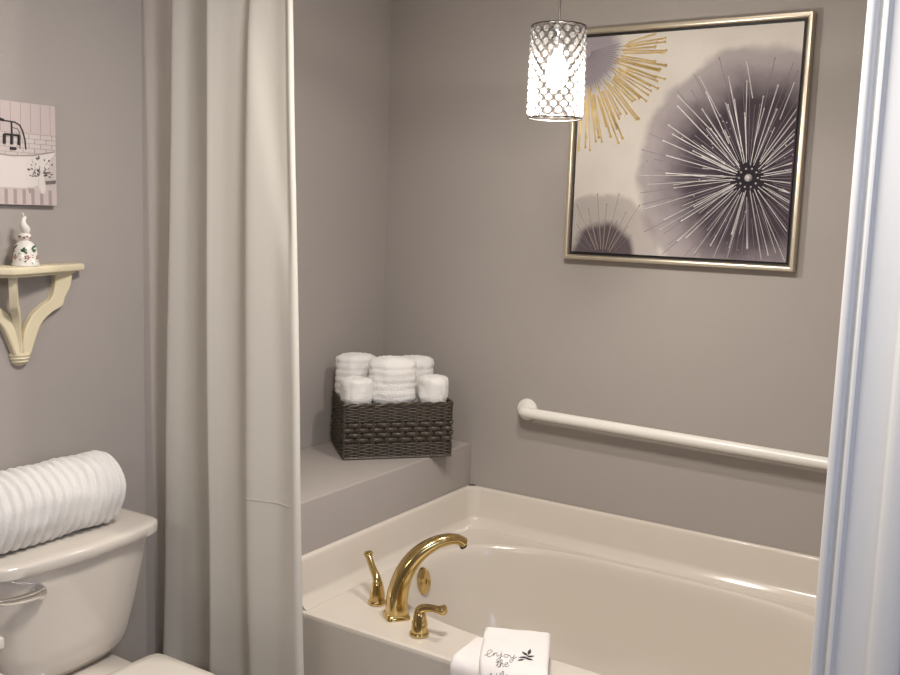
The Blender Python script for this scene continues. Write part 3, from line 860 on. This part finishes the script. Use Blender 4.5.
# ------------------------------------------------------------------ curtain
def curtain():
    t = thing('shower_curtain', 'floor length ivory shower curtain gathered in long folds left of the bathtub', 'curtain', (0, -1.20, 0))
    prof = [(0.0, .030), (.012, .002), (.03, -.016), (.07, -.012), (.14, .004), (.22, .010), (.30, .008), (.355, -.002), (.378, -.028), (.40, -.038), (.44, -.032), (.50, -.022), (.57, -.015), (.635, -.010), (.665, -.016), (.685, -.036), (.72, -.043), (.79, -.036), (.87, -.030), (.94, -.034), (.98, -.036), (.996, -.030), (1.0, -.018)]
    P = catmull([(a, b_, 0) for a, b_ in prof], 5)
    zs = [0.06 + (2.33 - 0.06) * k / 90 for k in range(91)]
    rs = []
    for z in zs:
        s = (z - 0.22) / 2.0
        xl = -0.398 + 0.062 * s; xr = 0.212 - 0.078 * s
        ring = []
        for p in P:
            u = p.x
            # folds drift slowly with height
            uu = u + 0.022 * sin(z * 1.3 + u * 5) * sin(PI * min(1, max(0, u)))
            y = p.y * (1.0 - 0.12 * s)
            # extra soft ripples
            y += fuzz((u * 5, z * 1.0, 3), 1, 0.012)
            # big diagonal crease on the right hand panel in the upper half
            c = 0.66 + 0.30 * max(0, min(1, (2.25 - z) / 0.75)) if z > 1.45 else 0.96
            if z > 1.35:
                amp = min(1, (z - 1.35) / 0.25); d = (u - c) / 0.035
                y += amp * 0.014 / (1 + math.exp(-d * 1.6)) * min(1, (1 - u) / 0.05 if u < 1 else 0)
            ring.append((xl + (xr - xl) * uu, y, z))
        rs.append(ring)
    b = bmesh.new(); rings(b, rs, False, False, closed=False)
    o = obj('curtain_panel', b, M['curtain'], t, angle=180)
    # seams: hem at the bottom and the stitched line across the right panel
    b = bmesh.new()
    row = rs[31]
    seg = [Vector((p[0], p[1] - 0.0008, p[2])) for p in row if p[0] > -0.045][:-14]
    tube(b, seg, 0.0009, 5)
    obj('seam', b, M['curtain'], t)
    sm = o.modifiers.new('thickness', 'SOLIDIFY'); sm.thickness = 0.0012
    # rod with rings, above the view
    r = thing('curtain_rod', 'chrome shower curtain rod across the tub alcove near the ceiling', 'curtain rod', (0, -1.20, 2.37))
    b = bmesh.new(); lathe(b, [(0.0125, -0.438), (0.0125, 1.698)], 20, axis='x'); obj('rod', b, M['chrome'], r)
    for i in range(9):
        x = -0.30 + 0.05 * i
        b = bmesh.new(); tube(b, [(0.0, 0.021 * cos(2 * PI * k / 20), 0.021 * sin(2 * PI * k / 20) - 0.008) for k in range(20)], 0.0018, 6, closed=True)
        obj('curtain_ring', b, M['chrome'], t, loc=(x, 0, 2.37))
curtain()

# ------------------------------------------------------------------ toilet
def toilet():
    cy = -1.630
    t = thing('toilet', 'biscuit white two-piece toilet with chrome flush lever against the left wall', 'toilet', (-0.39, cy, 0))
    def sect(x0, x1, hy, z, bow=0.03, N=48, n=5.0, c=0.0):
        """D-like section: straight back, bowed front, rounded corners (local coords, x from wall)"""
        out = []
        for i in range(N):
            a = 2 * PI * i / N; q, s = cos(a), sin(a)
            X = math.copysign(abs(q) ** (2 / n), q); Y = math.copysign(abs(s) ** (2 / n), s)
            x = (x0 + x1) / 2 + (x1 - x0) / 2 * X; y = hy * Y
            if X > 0: x += bow * (1 - (y / hy) ** 2) * X
            out.append((x, y + c, z))
        return out
    b = bmesh.new()
    rs = []
    for k in range(13):
        s = k / 12; z = 0.405 + 0.333 * s
        hy = 0.182 + 0.064 * s ** 0.8; x1 = 0.130 + 0.055 * s ** 0.7
        if k == 0: hy -= 0.010; x1 -= 0.010
        rs.append(sect(0.012, x1 , hy, z, 0.022 + .008 * s, n=5.5))
    rings(b, rs); obj('tank', b, M['porcelain'], t, angle=60)
    b = bmesh.new()
    rs = [sect(0.006, 0.188, 0.250, 0.7385, 0.03, n=6), sect(0.002, 0.198, 0.257, 0.7405, 0.031, n=6), sect(0.0, 0.203, 0.261, 0.744, 0.032, n=7), sect(0.0, 0.204, 0.262, 0.766, 0.032, n=7),
          sect(0.0015, 0.202, 0.260, 0.7715, 0.032, n=7), sect(0.006, 0.195, 0.254, 0.7745, 0.031, n=7), sect(0.02, 0.178, 0.238, 0.775, 0.028, n=7)]
    rings(b, rs); obj('tank_lid', b, M['porcelain'], t, angle=60)
    # flush lever, pivot on the tank front, arm running to the left
    lv = bmesh.new(); lathe(lv, [(0.019, 0.0), (0.020, 0.004), (0.019, 0.014), (0.014, 0.022), (0.003, 0.025)], 24, axis='x')
    lo = obj('flush_lever', lv, M['chrome'], t, loc=(0.198, -0.138, 0.690))
    lo['label'] = 'chrome flush lever'
    b = bmesh.new(); tube(b, catmull([(0.014, 0.004, 0.002), (0.020, -0.02, 0.001), (0.024, -0.06, 0.004), (0.026, -0.095, 0.010), (0.027, -0.118, 0.016)], 5), [0.0145 - 0.0075 * i / 20 for i in range(21)], 14, flat=(1.0, 1.0))
    obj('lever_arm', b, M['chrome'], lo)
    # bowl with rear deck
    def egg(x0, x1, hy, z, N=64, back=0.0, nb=5):
        out = []
        for i in range(N):
            a = 2 * PI * i / N; q, s = cos(a), sin(a)
            if q >= 0:  # front, elliptical
                xm = x0 + (x1 - x0) * 0.42; x = xm + (x1 - xm) * q; y = hy * s
            else:
                xm = x0 + (x1 - x0) * 0.42; x = xm + (xm - x0) * (-(abs(q) ** (2 / nb))); y = hy * math.copysign(abs(s) ** (2 / (2 + (nb - 2) * min(1, -q * 3))), s)
            out.append((x, y, z))
        return out
    b = bmesh.new()
    rs = [egg(0.10, 0.50, 0.105, 0.0), egg(0.09, 0.51, 0.11, 0.02), egg(0.10, 0.48, 0.10, 0.06), egg(0.11, 0.46, 0.095, 0.14), egg(0.12, 0.52, 0.12, 0.22), egg(0.16, 0.63, 0.16, 0.30), egg(0.20, 0.70, 0.182, 0.36), egg(0.205, 0.715, 0.187, 0.378), egg(0.21, 0.71, 0.183, 0.386)]
    rings(b, rs); obj('bowl', b, M['porcelain'], t, angle=60, loc=(0, 0, -0.018))
    b = bmesh.new()
    rs = [superell(0.15, 0, 0.10, 0.10, 4, 40, 0.26), superell(0.15, 0, 0.125, 0.135, 4, 40, 0.33), superell(0.145, 0, 0.13, 0.150, 4, 40, 0.38), superell(0.145, 0, 0.13, 0.150, 4, 40, 0.394), superell(0.145, 0, 0.123, 0.143, 4, 40, 0.400)]
    rings(b, rs); obj('rear_deck', b, M['porcelain'], t, angle=60, loc=(0, 0, -0.006))
    b = bmesh.new()
    rs = [egg(0.255, 0.725, 0.190, 0.3875), egg(0.252, 0.73, 0.194, 0.391), egg(0.252, 0.73, 0.194, 0.401), egg(0.256, 0.725, 0.190, 0.405)]
    rings(b, rs); obj('seat', b, M['seat'], t, angle=60, loc=(0, 0, -0.018))
    b = bmesh.new()
    rs = [egg(0.234, 0.728, 0.206, 0.4065, nb=14), egg(0.230, 0.732, 0.210, 0.410, nb=14), egg(0.230, 0.732, 0.210, 0.424, nb=14), egg(0.235, 0.725, 0.205, 0.4285, nb=14), egg(0.26, 0.69, 0.18, 0.4300, nb=12)]
    rings(b, rs); obj('seat_lid', b, M['seat'], t, angle=60, loc=(0, 0, -0.018))
toilet()

# white two-tier stand whose corner shows left of the tank
def stand():
    t = thing('storage_stand', 'white tiered stand, only its corner visible left of the toilet tank', 'stand', (-0.26, -1.985, 0), 0)
    for z, x1, y1 in ((0.470, 0.11, 0.138), (0.570, 0.062, 0.134)):
        b = bmesh.new(); box(b, -0.10, -0.16, z, x1, y1, z + 0.03, 0.006, seg=3); obj('shelf_board', b, M['seat'], t)
    for sx in (-0.09, 0.04):
        for sy in (-0.15, 0.02):
            b = bmesh.new(); box(b, sx - 0.006, sy - 0.006, 0.0, sx + 0.006, sy + 0.006, 0.572); obj('post', b, M['seat'], t, False)
stand()

# ------------------------------------------------------------------ wall shelf
def wall_shelf():
    XW, cy, zt = -0.3995, -1.664, 1.488
    t = thing('wall_shelf', 'cream painted wooden bracket shelf on the left wall above the toilet', 'shelf', (XW, cy, zt))
    hw = 0.182
    b = bmesh.new()
    out = [(0, -hw), (0.030, -hw), (0.108, -0.082), (0.110, -0.074), (0.030, hw), (0, hw)]
    prism(b, out, -0.020, 0.0, 'xy', 0.005); obj('top_board', b, M['cream'], t, angle=40)
    b = bmesh.new()
    out2 = [(0.0, -hw + .018), (0.022, -hw + .018), (0.094, -0.078), (0.096, -0.072), (0.022, hw - .022), (0, hw - .022)]
    prism(b, out2, -0.027, -0.0195, 'xy', 0.002); obj('moulding', b, M['cream'], t)
    # side brackets: S curves that lie along the wall
    for s in (1, -1):
        outer = catmull([(0.152, -0.027, 0), (0.146, -0.060, 0), (0.128, -0.092, 0), (0.120, -0.112, 0), (0.085, -0.130, 0), (0.055, -0.158, 0), (0.034, -0.205, 0), (0.024, -0.232, 0)], 5)
        inner = catmull([(0.100, -0.027, 0), (0.097, -0.060, 0), (0.086, -0.092, 0), (0.060, -0.108, 0), (0.030, -0.132, 0), (0.010, -0.165, 0), (0.001, -0.200, 0), (0.001, -0.232, 0)], 5)
        b = bmesh.new(); rs = []
        for o_, i_ in zip(outer, inner):
            rs.append([(0.0005, s * o_.x, o_.y), (0.019, s * o_.x, o_.y), (0.022, s * (o_.x - .004), o_.y), (0.022, s * (i_.x + .004), i_.y), (0.019, s * i_.x, i_.y), (0.0005, s * i_.x, i_.y)])
        rings(b, rs); obj('side_bracket', b, M['cream'], t, angle=30)
    # middle fin standing out from the wall
    b = bmesh.new()
    outer = catmull([(0.088, -0.027, 0), (0.086, -0.060, 0), (0.078, -0.092, 0), (0.070, -0.110, 0), (0.050, -0.128, 0), (0.034, -0.158, 0), (0.026, -0.205, 0), (0.024, -0.232, 0)], 5)
    inner = catmull([(0.058, -0.027, 0), (0.056, -0.060, 0), (0.046, -0.092, 0), (0.030, -0.108, 0), (0.016, -0.132, 0), (0.004, -0.165, 0), (0.001, -0.200, 0), (0.001, -0.232, 0)], 5)
    rs = [[(o_.x, -0.009, o_.y), (o_.x, 0.009, o_.y), (i_.x, 0.009, i_.y), (i_.x, -0.009, i_.y)] for o_, i_ in zip(outer, inner)]
    rings(b, rs); o = obj('middle_bracket', b, M['cream'], t, angle=30); o.rotation_euler = (0, 0, math.radians(-40))
    b = bmesh.new(); n = 14
    rs = []
    for r, z in ((0.028, -0.230), (0.029, -0.236), (0.026, -0.240), (0.0275, -0.244), (0.0235, -0.249), (0.024, -0.253), (0.017, -0.260), (0.008, -0.265)):
        rs.append([(max(0.0006, r * sin(PI * i / n)), r * cos(PI * i / n), z) for i in range(n + 1)])
    rings(b, rs); obj('turned_drop', b, M['cream'], t)
wall_shelf()

def bell():
    t = thing('porcelain_bell', 'small white porcelain bell with flowers and a bird handle on the cream shelf', 'figurine', (-0.345, -1.674, 1.4885), math.radians(20))
    pm = mat('white_porcelain', (0.80, 0.76, 0.70), 0.2, coat=0.3)
    prof = [(0.033, 0.0), (0.0335, 0.004), (0.0308, 0.010), (0.0290, 0.025), (0.0275, 0.040), (0.0245, 0.052), (0.0165, 0.060), (0.009, 0.064), (0.014, 0.068), (0.016, 0.074), (0.013, 0.080), (0.006, 0.083)]
    b = bmesh.new(); lathe(b, prof, 32); obj('bell_body', b, pm, t, angle=60)
    # bird handle
    b = bmesh.new()
    pts = catmull([(0, 0.016, 0.082), (0, 0.006, 0.090), (0, -0.004, 0.100), (0, -0.006, 0.112), (0, -0.001, 0.120), (0, 0.006, 0.122)], 4)
    rad = [0.002, 0.0045, 0.007, 0.0092, 0.0102, 0.0108, 0.0108, 0.0102, 0.0095, 0.0088, 0.008, 0.0072, 0.0064, 0.0058, 0.0056, 0.0056, 0.0055, 0.005, 0.004, 0.0025, 0.0008]
    tube(b, pts, rad[:len(pts)], 14)
    tube(b, [(0, -0.004, 0.124), (0, -0.006, 0.131), (0, -0.010, 0.135)], [0.0022, 0.002, 0.0006], 8)
    obj('bird_handle', b, pm, t, angle=80)
    # floral decoration hugging the bell surface
    green = mat('leaf_green_glaze', (0.03, 0.10, 0.04), 0.3); pink = mat('flower_glaze', (0.42, 0.15, 0.13), 0.3); gold = mat('gold_glaze', (0.42, 0.28, 0.12), 0.3)
    def rad_at(z):
        for (r0, z0), (r1, z1) in zip(prof, prof[1:]):
            if z0 <= z <= z1: return r0 + (r1 - r0) * (z - z0) / (z1 - z0)
        return 0.02
    b = bmesh.new(); rnd = random.Random(4)
    def petal(a, z, L, wd, th, mi):
        pts = []
        for k in range(8):
            q = 2 * PI * k / 8; du = L / 2 * cos(q); dv = wd / 2 * sin(q)
            x = du * cos(th) - dv * sin(th); zz = du * sin(th) + dv * cos(th)
            Z = min(0.079, max(0.003, z + zz)); R_ = rad_at(Z) + 0.0005; aa = a + x / max(R_, .008)
            pts.append((R_ * cos(aa), R_ * sin(aa), Z))
        c = Vector((0, 0, 0))
        for p in pts: c += Vector(p) / 8
        n = Vector((cos(a), sin(a), 0)); v0 = [b.verts.new(p) for p in pts]; top = b.verts.new(c + n * 0.0012)
        for k in range(8):
            b.faces.new((v0[k], v0[(k + 1) % 8], top)).material_index = mi
    for ac in (-2.2, -1.1, 0.0, 1.1, 2.2, 3.3):
        for k in range(4): petal(ac + rnd.uniform(-.25, .25), 0.044 + rnd.uniform(-.008, .008), 0.014, 0.006, rnd.uniform(-1, 1), 0)
        for k in range(5): petal(ac + 0.3 + 0.16 * cos(k * 1.26), 0.022 + 0.0038 * sin(k * 1.26), 0.006, 0.004, k * 1.26, 1)
        for k in range(7): petal(ac + rnd.uniform(-.5, .5), rnd.uniform(.006, .034), 0.006, 0.002, rnd.uniform(-1.5, 1.5), rnd.choice((0, 2)))
        petal(ac, 0.071, 0.009, 0.006, 0.5, 1); petal(ac + .5, 0.074, 0.007, 0.004, -0.4, 0)
    obj('floral_decoration', b, [green, pink, gold], t, False)
bell()

# ------------------------------------------------------------------ small canvas print on the left wall
def print_canvas():
    XW = -0.3995
    t = thing('canvas_print', 'small unframed canvas print of a bathtub with flowers, above the cream shelf', 'picture', (XW, -1.682, 1.770))
    y0, y1, z0, z1 = -0.128, 0.128, -0.129, 0.129; F = 0.018
    white = mat('print_white', (0.60, 0.53, 0.50), 0.6, var=(20, 0.05)); pinkish = mat('print_boards', (0.56, 0.47, 0.45), 0.6); grey = mat('print_grey', (0.36, 0.30, 0.285), 0.6)
    lt = mat('print_tub_white', (0.70, 0.64, 0.60), 0.6); dk = mat('print_black', (0.035, 0.028, 0.03), 0.6); mid = mat('print_mid', (0.16, 0.13, 0.13), 0.6); lf = mat('print_leaf', (0.13, 0.13, 0.12), 0.6)
    b = bmesh.new(); box(b, 0.0, y0, z0, F, y1, z1, 0.002); obj('canvas', b, white, t)
    def flatbox(b, a0, b0, a1, b1, mi, h=0.0004): box(b, F - 0.0002, a0, b0, F + h, a1, b1, mi=mi)
    b = bmesh.new()
    # panelled wall: boards at the top
    flatbox(b, y0 + .001, 0.052, y1 - .001, z1 - .001, 0)
    for k in range(9): flatbox(b, y0 + 0.015 + k * 0.028, 0.054, y0 + 0.0165 + k * 0.028, z1 - .002, 1, .0006)
    # brick tiles
    for r_ in range(5):
        z = 0.052 - r_ * 0.012; flatbox(b, y0 + .001, z - .0006, y1 - .001, z + .0004, 1, .0006)
        for k in range(8):
            yy = y0 + 0.012 + k * 0.033 + (r_ % 2) * 0.016
            if yy < y1 - .004: flatbox(b, yy, z - 0.012, yy + 0.001, z, 1, .0006)
    # floor boards
    flatbox(b, y0 + .001, z0 + .001, y1 - .001, -0.088, 0, .0005)
    for k in range(10):
        yy = y0 + .006 + k * 0.025
        box(b, F, yy, z0 + .002, F + .0008, yy + 0.009, -0.089, mi=1)
    obj('printed_room', b, [pinkish, grey], t, False)
    # tub
    def poly(b, pts, h, mi):
        v0 = [b.verts.new((F, y, z)) for y, z in pts]; v1 = [b.verts.new((F + h, y, z)) for y, z in pts]
        b.faces.new(v0).material_index = mi; b.faces.new(v1).material_index = mi
        for i in range(len(pts)): b.faces.new((v0[i], v0[(i + 1) % len(pts)], v1[(i + 1) % len(pts)], v1[i])).material_index = mi
    b = bmesh.new()
    poly(b, [(-0.105, 0.004), (-0.06, -0.002), (0.0, -0.006), (0.06, -0.002), (0.122, 0.012), (0.122, 0.004), (0.108, -0.012), (0.098, -0.05), (0.07, -0.08), (0.03, -0.086), (-0.05, -0.086), (-0.08, -0.075), (-0.098, -0.04), (-0.106, -0.008)], 0.0010, 0)
    poly(b, [(-0.106, 0.006), (-0.06, 0.0), (0.0, -0.004), (0.06, 0.0), (0.124, 0.014), (0.124, 0.010), (0.06, -0.004), (0.0, -0.008), (-0.06, -0.004), (-0.106, 0.002)], 0.0014, 1)
    for s_ in (-0.05, 0.045): poly(b, [(s_, -0.086), (s_ + .016, -0.086), (s_ + .012, -0.098), (s_ + .002, -0.098)], 0.0012, 1)
    obj('printed_tub', b, [lt, grey], t, False)
    # black tap and flowers
    b = bmesh.new()
    def ln(pts, r, mi=0): tube(b, [(F + .0012, y, z) for y, z in pts], r, 6, mi=mi)
    ln([(-0.028, 0.080), (-0.010, 0.079), (0.010, 0.078), (0.024, 0.072), (0.032, 0.058), (0.038, 0.036), (0.040, 0.012)], 0.0018)
    ln([(-0.030, 0.082), (-0.020, 0.080)], 0.0036)
    ln([(0.002, 0.078), (0.002, 0.045)], 0.0022); ln([(0.002, 0.064), (0.018, 0.062), (0.024, 0.052), (0.024, 0.012)], 0.0010, 1)
    ln([(-0.018, 0.046), (0.022, 0.046)], 0.0030); 
    for s_ in (-0.018, 0.002, 0.022): ln([(s_, 0.046), (s_ - 0.001, 0.022)], 0.0042)
    ln([(-0.004, 0.012), (0.012, 0.012)], 0.0038)
    obj('printed_tap', b, [dk, mid], t)
    b = bmesh.new(); rnd = random.Random(3)
    ln([(0.076, -0.060), (0.074, -0.080), (0.082, -0.098), (0.090, -0.098), (0.094, -0.080), (0.090, -0.060)], 0.0016, 3)
    poly(b, [(0.074, -0.058), (0.092, -0.058), (0.095, -0.085), (0.090, -0.098), (0.078, -0.098), (0.072, -0.085)], 0.0014, 3)
    for k in range(46):
        a = rnd.uniform(0.1, PI - 0.1); r_ = rnd.uniform(0.012, 0.052); cy_, cz_ = 0.083 + r_ * cos(a) * .85, -0.058 + r_ * sin(a) * 1.05
        if cy_ > y1 - .008: continue
        L = rnd.uniform(.004, .010); th = a + rnd.uniform(-.5, .5)
        poly(b, [(cy_ - L * cos(th) * .5, cz_ - L * sin(th) * .5), (cy_ + .002 * sin(th), cz_ - .002 * cos(th)), (cy_ + L * cos(th) * .5, cz_ + L * sin(th) * .5), (cy_ - .002 * sin(th), cz_ + .002 * cos(th))], 0.0016 + 0.00002 * k, rnd.choice((0, 1, 1, 2)))
    for q in ((0.083, -0.036), (0.070, -0.030), (0.098, -0.028), (0.062, -0.014)):
        poly(b, [(q[0] + .0065 * cos(k * PI / 4), q[1] + .0065 * sin(k * PI / 4)) for k in range(8)], 0.0030, 3)
    poly(b, [(0.093, -0.066), (0.124, -0.062), (0.124, -0.070), (0.093, -0.074)], 0.0026, 1)
    obj('printed_flowers', b, [dk, mid, lf, lt], t, False)
print_canvas()
